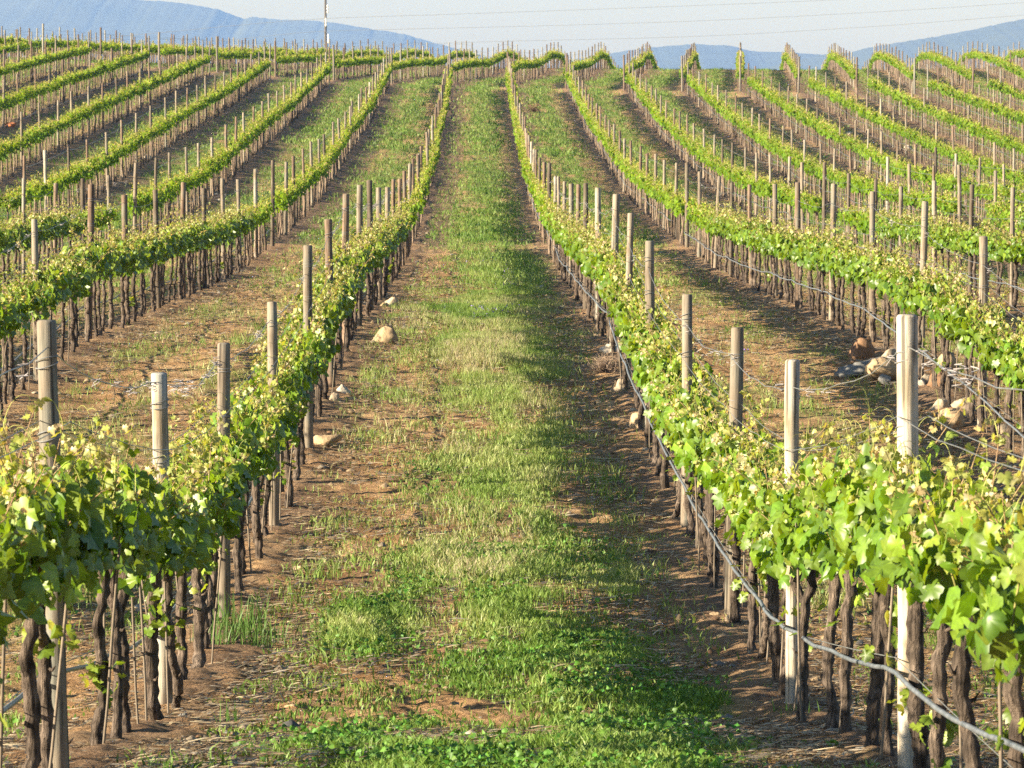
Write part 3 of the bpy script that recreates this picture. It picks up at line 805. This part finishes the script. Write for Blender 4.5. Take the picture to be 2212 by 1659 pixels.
# ------------------------------------------------------------------ rocks
from mathutils import noise as mn
def rock_mesh(seed, w, d, h):
    rs = RS(seed); mb = MB(); nu, nv = 20, 12
    V = []
    off = Vector(rs.rand(3) * 50)
    pl = [(nrm(rs.randn(3) + [0, 0, 0.2]), rs.uniform(0.42, 0.8)) for _ in range(13)]
    for j in range(nv + 1):
        ph = math.pi * j / nv
        for i in range(nu):
            a = 2 * math.pi * i / nu
            v = np.array([math.sin(ph) * math.cos(a), math.sin(ph) * math.sin(a), math.cos(ph)])
            r = 1.0
            for n, o in pl:
                dt = float(v @ n)
                if dt > 0.01: r = min(r, o / dt)
            r *= 1 + 0.15 * mn.fractal(Vector(v) * 2.8 + off, 0.7, 2.0, 5)
            V.append(v * r * [w / 1.5, d / 1.5, h / 1.5])
    q = [(j * nu + i, j * nu + (i + 1) % nu, (j + 1) * nu + (i + 1) % nu, (j + 1) * nu + i) for j in range(nv) for i in range(nu)]
    V = np.array(V); 
    return V, np.array(q)
ROCKS = [  # px, base py, width px, height px, colour, label
 (835, 742, 44, 36, 0, 'large round pale rock standing alone right of the left near row'),
 (848, 662, 30, 26, 1, 'pale rock by the foot of the left row, beyond the large round one'),
 (832, 666, 17, 14, 0, 'small tan rock touching the rock beyond the large round one'),
 (815, 738, 18, 14, 0, 'small stone between the large round rock and the row'),
 (707, 964, 52, 32, 0, 'flat-topped orange rock beside the left row, lit on its top'),
 (741, 853, 32, 20, 2, 'white rock under the leaves of the left row'),
 (722, 873, 28, 22, 1, 'grey rock close behind the white rock in the left row'),
 (762, 934, 12, 9, 2, 'small white stone just above the flat-topped rock'),
 (1318, 768, 40, 26, 2, 'cream slanting rock at the foot of the right row by the dry shrub'),
 (1346, 850, 34, 40, 1, 'upright tan rock of the pair in front of the dry shrub'),
 (1328, 850, 17, 24, 0, 'narrow rock left of the upright one before the dry shrub'),
 (1384, 935, 42, 56, 0, 'tall pitted yellow rock leaning on the right near row'),
 (1398, 982, 26, 16, 1, 'low pale rock below the tall pitted yellow one'),
 (1368, 898, 22, 14, 1, 'low tan rock behind the tall pitted yellow one'),
 (1432, 1140, 20, 13, 1, 'small pale stone alone right of the grassy aisle'),
 (1546, 1336, 22, 15, 0, 'small round tan stone by a near post foot'),
 (1575, 1345, 22, 16, 1, 'round pale stone touching a near post foot'),
 (1405, 975, 14, 10, 2, 'tiny white stone at the row foot'),
 (1862, 778, 60, 46, 3, 'brown and orange boulder at the back of the stone pile'),
 (1885, 796, 66, 26, 4, 'long grey slab lying in the stone pile'),
 (1842, 814, 52, 26, 4, 'grey boulder at the left end of the stone pile'),
 (1893, 824, 66, 48, 0, 'large tan boulder at the front of the stone pile'),
 (1928, 790, 40, 34, 1, 'cream boulder at the right end of the stone pile'),
 (1912, 828, 26, 20, 4, 'small grey rock propped on the front of the stone pile'),
 (1935, 812, 24, 18, 3, 'rusty rock wedged in the right side of the stone pile'),
 (2032, 842, 44, 50, 3, 'rough orange rock stood between vine trunks'),
 (2005, 835, 38, 24, 1, 'pale rock left of the rough orange one'),
 (2050, 800, 40, 56, 0, 'tall orange block half hidden behind vine trunks'),
 (2030, 892, 42, 36, 1, 'white-topped rock above the kite-shaped one'),
 (2050, 930, 60, 52, 0, 'kite-shaped golden rock leaning in the right rubble'),
 (2082, 895, 46, 52, 1, 'cream rock behind the kite-shaped golden one'),
 (1990, 838, 24, 18, 2, 'small white rock among the pile rubble'),
 (2162, 940, 34, 24, 1, 'pale stone against the post foot in the second right row'),
 (2018, 935, 14, 12, 2, 'tiny white stone left of the kite-shaped rock'),
 (1808, 738, 18, 10, 1, 'small stone below the second right row, left of the pile'),
 (1835, 722, 12, 12, 2, 'small upright pale stone between row and pile'),
 (22, 277, 20, 15, 5, 'bright orange rock under the hillside vines on the far left'),
 (317, 347, 16, 12, 2, 'white rock under the hillside vines on the left'),
 (465, 425, 12, 8, 2, 'white stone on the slope right of the third left row'),
 (472, 437, 10, 7, 2, 'smaller white stone below another on the slope'),
 (395, 1555, 30, 16, 4, 'grey-brown stone beside the white post foot'),
 (430, 1512, 20, 14, 1, 'pale stone a step beyond the white post foot'),
 (632, 1530, 26, 9, 0, 'flat tan stone in the bare soil at the left of the aisle'),
 (445, 1497, 22, 12, 1, 'small pale clod at the left row foot'),
 (650, 1235, 32, 12, 0, 'flat soil-coloured stone below the left row'),
 (1404, 1020, 24, 14, 0, 'tan stone beside the hose below the low pale rock'),
 (1376, 868, 16, 11, 1, 'small tan stone between the upright rock and the tall yellow one'),
 (1416, 1088, 18, 10, 1, 'small dusty stone by the right row, above the lone pale one'),
 (1352, 800, 16, 10, 0, 'small tan stone close behind the upright rock pair'),
 (1960, 322, 16, 8, 2, 'white stone between hillside rows on the right'),
 (1835, 292, 14, 7, 2, 'tiny white stone high between the right hillside rows'),
]
RC = [(0.38, 0.27, 0.16), (0.38, 0.30, 0.21), (0.48, 0.41, 0.32), (0.24, 0.14, 0.08), (0.23, 0.22, 0.205), (0.55, 0.19, 0.07)]
for i, (px, py, w, h, c, lab) in enumerate(ROCKS):
    x, y = at(px, py - 2); s = y / F
    V, q = rock_mesh(700 + i, w * s * 1.15, w * s * 1.0, h * s * 1.3)
    rs = RS(i)
    C = np.array(RC[c]) * (1 + 0.2 * (fbm(V[:, 0] * 30, V[:, 1] * 30 + V[:, 2] * 20, i, 3) - 0.5))[:, None]
    mb = MB(); mb.add(V, [q], C)
    o = obj('rock', mb.mesh('rock', False), M_rock, None, (x, y, ground(x, y) + h * s * 0.24))
    o.rotation_euler = (rnd.uniform(-0.2, 0.2), rnd.uniform(-0.2, 0.2), rnd.uniform(-0.4, 0.4))
    tag(o, lab, 'rock', 'limestone rocks lying along the rows')

# pebbles, clods
def scatter(n, y0, y1, rs, bias):
    y = np.exp(rs.uniform(math.log(y0), math.log(y1), n)) if bias else rs.uniform(y0, y1, n)
    x = rs.uniform(-1, 1, n) * (1250 / F * y) + 71 / F * y
    return x, y
def pebbles():
    rs = RS(9); mb = MB()
    x, y = scatter(60000, 12.2, 95, rs, True)
    u = np.abs(((x / S + 0.5) % 1.0)); rd = np.minimum(u, 1 - u) * S
    g, d = cover(x, y)
    k = (rs.rand(len(x)) < np.exp(-(rd / 0.55) ** 2) + 0.12) & (g < 0.5) & (fbm(x * 1.1, y * 0.7, 77, 3) + 0.25 * rs.rand(len(x)) > 0.53)
    x, y = x[k], y[k]; z = ground_np(x, y) + 0.01; n = len(x)
    s = np.exp(rs.randn(n) * 0.55) * 0.0075 * (0.6 + y / 35)
    s = np.minimum(s, 0.04)
    base = np.array([(1, 0, 0), (0, 1, 0), (-1, 0, 0), (0, -1, 0), (0, 0, 0.8), (0.7, 0.7, 0.3), (-0.7, 0.7, 0.2), (-.6, -.8, .3), (.8, -.6, .25), (0, 0, -.6)], float)
    T = base[None] * (1 + 0.3 * rs.randn(n, len(base), 1) * 0.6)
    a = rs.uniform(0, 6.28, n); ca, sa = np.cos(a), np.sin(a)
    X = T[..., 0] * ca[:, None] - T[..., 1] * sa[:, None]; Y = T[..., 0] * sa[:, None] + T[..., 1] * ca[:, None]
    V = np.stack([X, Y * 1.1, T[..., 2]], -1) * s[:, None, None] + np.stack([x, y, z], -1)[:, None]
    fc = np.array([(0, 5, 4), (5, 1, 4), (1, 6, 4), (6, 2, 4), (2, 7, 4), (7, 3, 4), (3, 8, 4), (8, 0, 4)])
    fs = (fc[None] + (np.arange(n) * len(base))[:, None, None]).reshape(-1, 3)
    c = np.array(RC)[rs.choice([0, 1, 2, 3, 4], n, p=[.46, .26, .04, .20, .04])] * rs.uniform(0.5, 1.0, (n, 1))
    mb.add(V.reshape(-1, 3), [fs], np.repeat(c, len(base), 0))
    tag(obj('pebbles', mb.mesh('pebbles'), M_rock), 'small tan stones and clods scattered under the vine rows', 'pebbles', kind='stuff')
pebbles()

def litter():
    rs = RS(10); mb = MB()
    x, y = scatter(300000, 12.2, 70, rs, True)
    u = np.abs(((x / S + 0.5) % 1.0)); rd = np.minimum(u, 1 - u) * S
    g, d = cover(x, y)
    k = (rs.rand(len(x)) < 0.5 + 0.5 * np.exp(-((rd - 0.35) / 0.4) ** 2)) & (rs.rand(len(x)) > g * 1.2) & (fbm(x * 1.5, y * 0.6, 88, 3) > 0.40)
    x, y = x[k], y[k]; n = len(x); z = ground_np(x, y) + rs.uniform(0.005, 0.035, n)
    L = np.exp(rs.randn(n) * 0.6) * 0.046; a = rs.uniform(0, math.pi, n); w = rs.uniform(0.0011, 0.0028, n) * (0.6 + y / 35)
    dx, dy = np.cos(a), np.sin(a); t = rs.randn(n) * 0.12
    c0 = np.stack([x, y, z], -1); D = np.stack([dx, dy, t], -1) * (L / 2)[:, None]; W = np.stack([-dy, dx, 0 * x], -1) * w[:, None]; U = np.array([0, 0, 1.0]) * w[:, None]
    bend = rs.randn(n, 1) * 0.12 * L[:, None] * np.stack([-dy, dx, 0 * x], -1) / 1
    V = np.stack([c0 - D - W, c0 + bend - W, c0 + D - W * .5, c0 + D + W * .5, c0 + bend + W + U, c0 - D + W + U], 1)
    fc = np.array([(0, 1, 4, 5), (1, 2, 3, 4)])
    fs = (fc[None] + (np.arange(n) * 6)[:, None, None]).reshape(-1, 4)
    c = np.array([(0.52, 0.41, 0.26), (0.35, 0.24, 0.145), (0.15, 0.095, 0.06), (0.44, 0.38, 0.30)])[rs.choice(4, n, p=[.28, .36, .28, .08])] * rs.uniform(0.7, 1.15, (n, 1))
    mb.add(V.reshape(-1, 3), [fs], np.repeat(c, 6, 0))
    tag(obj('straw_litter', mb.mesh('straw_litter'), M_straw), 'dry straw and vine prunings littering the soil between the rows', 'straw', kind='stuff')
litter()

# ------------------------------------------------------------------ grass
GC = np.array([(0.085, 0.17, 0.025), (0.17, 0.265, 0.05), (0.29, 0.35, 0.11), (0.38, 0.36, 0.19), (0.44, 0.36, 0.25)])
def blades(mb, x, y, h, w, c, rs, seg=2, lean=0.5):
    n = len(x); z = ground_np(x, y) - 0.004
    a = rs.uniform(0, 6.28, n); ln = h * lean * rs.uniform(0.2, 1.2, n)
    d = np.stack([np.cos(a), np.sin(a), 0 * a], -1)
    b = rs.uniform(0, 6.28, n); W = np.stack([np.cos(b), np.sin(b) * 0.5, 0 * b], -1) * w[:, None]
    p = np.stack([x, y, z], -1); up = np.array([0, 0, 1.0])
    if seg == 1:
        V = np.stack([p - W, p + W, p + up * h[:, None] + d * ln[:, None]], 1)
        fs = [(np.array([(0, 1, 2)])[None] + (np.arange(n) * 3)[:, None, None]).reshape(-1, 3)]; k = 3
    else:
        m = p + up * (h * 0.62)[:, None] + d * (ln * 0.32)[:, None]
        V = np.stack([p - W * .8, p + W * .8, m + W, m - W, p + up * h[:, None] + d * ln[:, None]], 1)
        fs = [(np.array([(0, 1, 2, 3)])[None] + (np.arange(n) * 5)[:, None, None]).reshape(-1, 4), (np.array([(3, 2, 4)])[None] + (np.arange(n) * 5)[:, None, None]).reshape(-1, 3)]; k = 5
    mb.add(V.reshape(-1, 3), fs, np.repeat(c, k, 0))
def grass_field():
    rs = RS(11); mb = MB()
    for (y0, y1, n, seg, hh, ww) in ((12.2, 20, 62000, 2, 0.034, 0.0040), (20, 34, 95000, 2, 0.042, 0.0034), (34, 60, 150000, 1, 0.05, 0.0048), (60, 82, 55000, 1, 0.06, 0.009), (82, 130, 90000, 1, 0.07, 0.014), (130, 250, 110000, 1, 0.09, 0.022)):
        x, y = scatter(n * 2, y0, y1, rs, True)
        if y1 <= 60:      # most of what is seen there is the middle aisle
            q = rs.rand(len(x)) < 0.6; x[q] = rs.uniform(-1.3, 1.4, q.sum())
        g, d = cover(x, y)
        aa = np.round(x / S); uu = np.abs(x / S - aa)
        sp = 0.16 * smooth(0.35, 0.6, fbm(x * 4, y * 2, 33, 2)) * (1 - smooth(0.36, 0.46, uu)) + 0.02
        k = rs.rand(len(x)) < np.maximum(g ** 0.8 * 0.95, sp)
        x, y = x[k], y[k]; m = len(x)
        dry = smooth(0.46, 0.62, fbm(x * 1.3, y * 0.5, 51, 3)) * smooth(19, 23, y) * (1 - 0.75 * smooth(48, 60, y))
        dry = np.maximum(dry, smooth(20, 24, y) * (1 - smooth(40, 47, y)) * 0.45)
        tall = smooth(0.4, 0.65, fbm(x * 3, y * 1.5, 61, 3))
        h = hh * (0.55 + 0.9 * tall + 0.5 * dry) * rs.uniform(0.5, 1.4, m)
        t = np.clip(fbm(x * 2.2, y * 1.1, 71, 3) * 2.4 - 0.35 + rs.randn(m) * 0.35 + dry * rs.uniform(0.5, 3.0, m) - 0.25 * (y > 80), 0, 3.99)
        i = t.astype(int); f = (t - i)[:, None]
        c = (GC[i] * (1 - f) + GC[i + 1] * f) * rs.uniform(0.78, 1.25, (m, 1))
        blades(mb, x, y, h, ww * rs.uniform(0.6, 1.4, m), c, rs, seg, 0.7)
    tag(obj('grass', mb.mesh('grass'), M_grass), 'short green and dry grass growing in the aisles between the rows', 'grass', kind='stuff')
    # broad-leaved weeds: small rosettes
    mb = MB(); P_, N_, S_, C_ = [], [], [], []
    x, y = scatter(42000, 12.2, 30, rs, True); q = rs.rand(len(x)) < 0.75; x[q] = rs.uniform(-1.2, 1.35, q.sum())
    g, d = cover(x, y); k = (rs.rand(len(x)) < g) & (fbm(x * 1.8, y * 1.2, 91, 3) + 0.12 * np.exp(-((y - 14) / 3) ** 2) > 0.49); x, y = x[k], y[k]
    z = ground_np(x, y); m = len(x)
    P0 = np.stack([x, y, z + rs.uniform(0.005, 0.05, m)], -1)
    put_leaves(mb, P0, rs.randn(m, 3) * 0.6 + [0, -0.2, 1.0], rs.uniform(0.010, 0.030, m), np.array([0.09, 0.19, 0.03]) * rs.uniform(0.6, 1.7, (m, 1)) * (1 + 0.1 * rs.randn(m, 3)), 'mid', rs, 2.0)
    tag(obj('leafy_weeds', mb.mesh('leafy_weeds'), M_grass), 'low broad-leaved weeds and clover among the aisle grass', 'weeds', kind='stuff')
grass_field()

def flowers():
    rs = RS(12); mb = MB(); P_ = []
    for (px, py, sx, sy, n) in ((1060, 692, 55, 12, 26), (1090, 610, 40, 28, 20), (1040, 577, 30, 8, 8), (1610, 780, 12, 5, 3)):
        for _ in range(n):
            x, y = at(px + rs.randn() * sx * 0.6, py + rs.randn() * sy * 0.6)
            z = ground(x, y); h = rs.uniform(0.10, 0.2)
            tube(mb, [(x, y, z), (x + .01, y, z + h)], 0.002, 3, (0.1, 0.16, 0.05), False)
            for q in range(3):
                P_.append((x + .01 + rs.randn() * 0.008, y + rs.randn() * 0.008, z + h + rs.uniform(-0.03, 0.01)))
    P_ = np.array(P_); n = len(P_)
    put_leaves(mb, P_, rs.randn(n, 3), rs.uniform(0.010, 0.02, n), np.array([0.26, 0.18, 0.50]) * rs.uniform(0.7, 1.3, (n, 1)), 'far', rs, 2)
    tag(obj('wildflowers', mb.mesh('wildflowers'), M_petal), 'small purple wildflowers in the middle of the grass aisle', 'flowers', kind='stuff')
flowers()

def tuft(px, py, n, h, spread, label, cc=(0.09, 0.165, 0.035)):
    rs = RS(int(px)); mb = MB(); x, y = at(px, py); z = ground(x, y)
    for i in range(n):
        a = rs.uniform(0, 6.28); b = abs(rs.randn()) * 0.35; L = h * rs.uniform(0.5, 1.15); t = np.linspace(0, 1, 6)
        bx, by = rs.randn() * spread, rs.randn() * spread
        d = np.stack([bx + np.cos(a) * L * b * t ** 1.8, by + np.sin(a) * L * b * t ** 1.8, L * (t - 0.25 * b * t ** 3)], -1)
        w = np.array([math.sin(a), -math.cos(a) * 0.4, 0.1]) * rs.uniform(0.002, 0.0042)
        wd = np.sin(np.clip(t * 0.9 + 0.12, 0, 1) * math.pi)[:, None] * w
        V = np.concatenate([d - wd, d + wd]); k = np.arange(5)
        mb.add(V, [np.stack([k, k + 1, k + 7, k + 6], -1)], np.array(cc) * rs.uniform(0.7, 1.5))
    tag(obj('grass_tuft', mb.mesh('grass_tuft'), M_grass, None, (x, y, z)), label, 'grass tuft', 'tall tufts of grass at the row feet')
tuft(512, 1375, 110, 0.24, 0.10, 'tall bright grass tuft at the foot of the left near row')
tuft(560, 1395, 70, 0.17, 0.09, 'shorter grass tuft on the aisle side of the tallest one')
tuft(470, 1400, 45, 0.20, 0.06, 'thin grass tuft against a trunk of the left near row')
tuft(497, 1572, 16, 0.13, 0.02, 'tiny grass sprig alone on litter near the white post')
tuft(1700, 1560, 30, 0.10, 0.06, 'low grass tuft between the trunks of the right near row')

def shrub(px, py, w, h, n, label, cc):
    rs = RS(int(px) + 1); mb = MB(); x, y = at(px, py); z = ground(x, y)
    for i in range(n):
        a = rs.uniform(0, 6.28); e = rs.uniform(0.25, 1.45); L = rs.uniform(0.4, 1.0)
        t = np.linspace(0, 1, 5)
        d = np.stack([np.cos(a) * math.cos(e) * w * L * t, np.sin(a) * math.cos(e) * w * L * t, math.sin(e) * h * L * t + 0 * t], -1)
        d[1:] += rs.randn(4, 3) * 0.012
        c = np.array(cc) * rs.uniform(0.5, 1.4)
        tube(mb, d, np.linspace(0.003, 0.001, 5), 3, c, False)
        for q in range(5):
            s = d[rs.randint(1, 5)]; e2 = s + rs.randn(3) * [0.05, 0.05, 0.04] + [0, 0, 0.02]
            tube(mb, [s, (s + e2) / 2 + rs.randn(3) * 0.005, e2], [0.0018, 0.0014, 0.0008], 3, c * 1.2, False)
    tag(obj('dry_shrub', mb.mesh('dry_shrub'), M_straw, None, (x, y, z)), label, 'dry shrub')
shrub(1306, 812, 0.20, 0.20, 200, 'brown dry shrub below the cream slanting rock, right near row', (0.26, 0.19, 0.14))
shrub(1154, 242, 0.55, 0.45, 130, 'dark heap of dead brush on the hillside right of the aisle', (0.13, 0.075, 0.05))

# ------------------------------------------------------------------ utility pole and power lines beyond the crest
def pole():
    D = 420.0; s = D / F
    x = (705 - VPX) * s; zb = ground(x, D); zt = EYE + (150 + 60) * s
    root = empty('utility_pole', (x, D, zb))
    mb = MB(); tube(mb, [(0, 0, -0.5), (0, 0, (zt - zb) * 0.6), (0, 0, zt - zb)], [0.19, 0.15, 0.12], 12, (0.11, 0.10, 0.09))
    obj('shaft', mb.mesh('shaft', True), M_concrete, root)
    for (ya, yb, dx) in ((11, 30, 0.27), (40, 58, 0.06), (74, 94, 0.32)):
        z1 = EYE + (150 - ya) * s - zb; z0 = EYE + (150 - yb) * s - zb
        mb = MB(); tube(mb, [(0.05, -0.1, z1 + 0.15), (dx, -0.25, z1 + 0.08)], 0.03, 6, (0.25, 0.25, 0.25))
        obj('bracket', mb.mesh('bracket'), M_concrete, root)
        mb = MB(); zz = np.linspace(z1, z0, 25)
        tube(mb, np.stack([np.full(25, dx), np.full(25, -0.25), zz], -1), 0.05 + 0.055 * np.abs(np.sin(np.linspace(0, 3 * math.pi, 25))), 12, (0.85, 0.84, 0.78))
        obj('insulator', mb.mesh('insulator', True), M_insul, root)
    tag(root, 'tall grey utility pole with white insulator stacks beyond the crest', 'utility pole')
    zt2 = zt - zb
    mb = MB(); tube(mb, [(-1.1, -0.12, zt2 - 0.25), (1.1, -0.12, zt2 - 0.25)], 0.06, 6, (0.3, 0.3, 0.3)); obj('crossarm', mb.mesh('crossarm'), M_concrete, root)
    lines = [([(100, 92), (333, 73), (520, 55), (705, 41), (1000, 31), (1475, 14), (1775, 2), (2400, -28)], 'upper power cable of three crossing the sky from the pole'),
             ([(250, 110), (516, 85), (705, 68), (854, 64), (1150, 57), (1475, 47), (1850, 29), (2400, -6)], 'middle power cable of three crossing the sky from the pole'),
             ([(400, 122), (705, 104), (1040, 91), (1475, 80), (1850, 60), (2212, 33), (2400, 18)], 'lowest power cable of three, faint across the sky')]
    for pts, lab in lines:
        px = np.linspace(pts[0][0], pts[-1][0], 60)
        py = hermite([p[0] for p in pts], [p[1] for p in pts], px)
        mb = MB(); tube(mb, np.stack([(px - VPX) * s, np.full(60, D - 0.25), EYE + (HY - py) * s], -1), 0.018, 5, (0.25, 0.26, 0.28))
        tag(obj('power_cable', mb.mesh('power_cable'), M_cable), lab, 'power cable', 'power cables crossing the sky')
pole()

# ------------------------------------------------------------------ haze
HZ = 0.000155
mb = MB()
x0, x1, y0, y1, z0, z1 = -9000.0, 9000.0, -3000.0, 12500.0, -160.0, 235.0
V = np.array([(x, y, z) for z in (z0, z1) for y in (y0, y1) for x in (x0, x1)], float)
mb.add(V, [np.array([(0, 2, 3, 1), (4, 5, 7, 6), (0, 1, 5, 4), (2, 6, 7, 3), (0, 4, 6, 2), (1, 3, 7, 5)])])
hm = bpy.data.materials.new('haze'); hm.use_nodes = True; nt = hm.node_tree
nt.nodes.remove(nt.nodes['Principled BSDF'])
pv = nt.nodes.new('ShaderNodeVolumePrincipled'); pv.inputs['Density'].default_value = HZ
pv.inputs['Color'].default_value = (0.15, 0.28, 0.72, 1)
pv.inputs['Absorption Color'].default_value = (0.70, 0.55, 0.0, 1); pv.inputs['Anisotropy'].default_value = 0.0
nt.links.new(pv.outputs[0], nt.nodes['Material Output'].inputs['Volume'])
tag(obj('haze', mb.mesh('haze'), hm), kind='stuff')
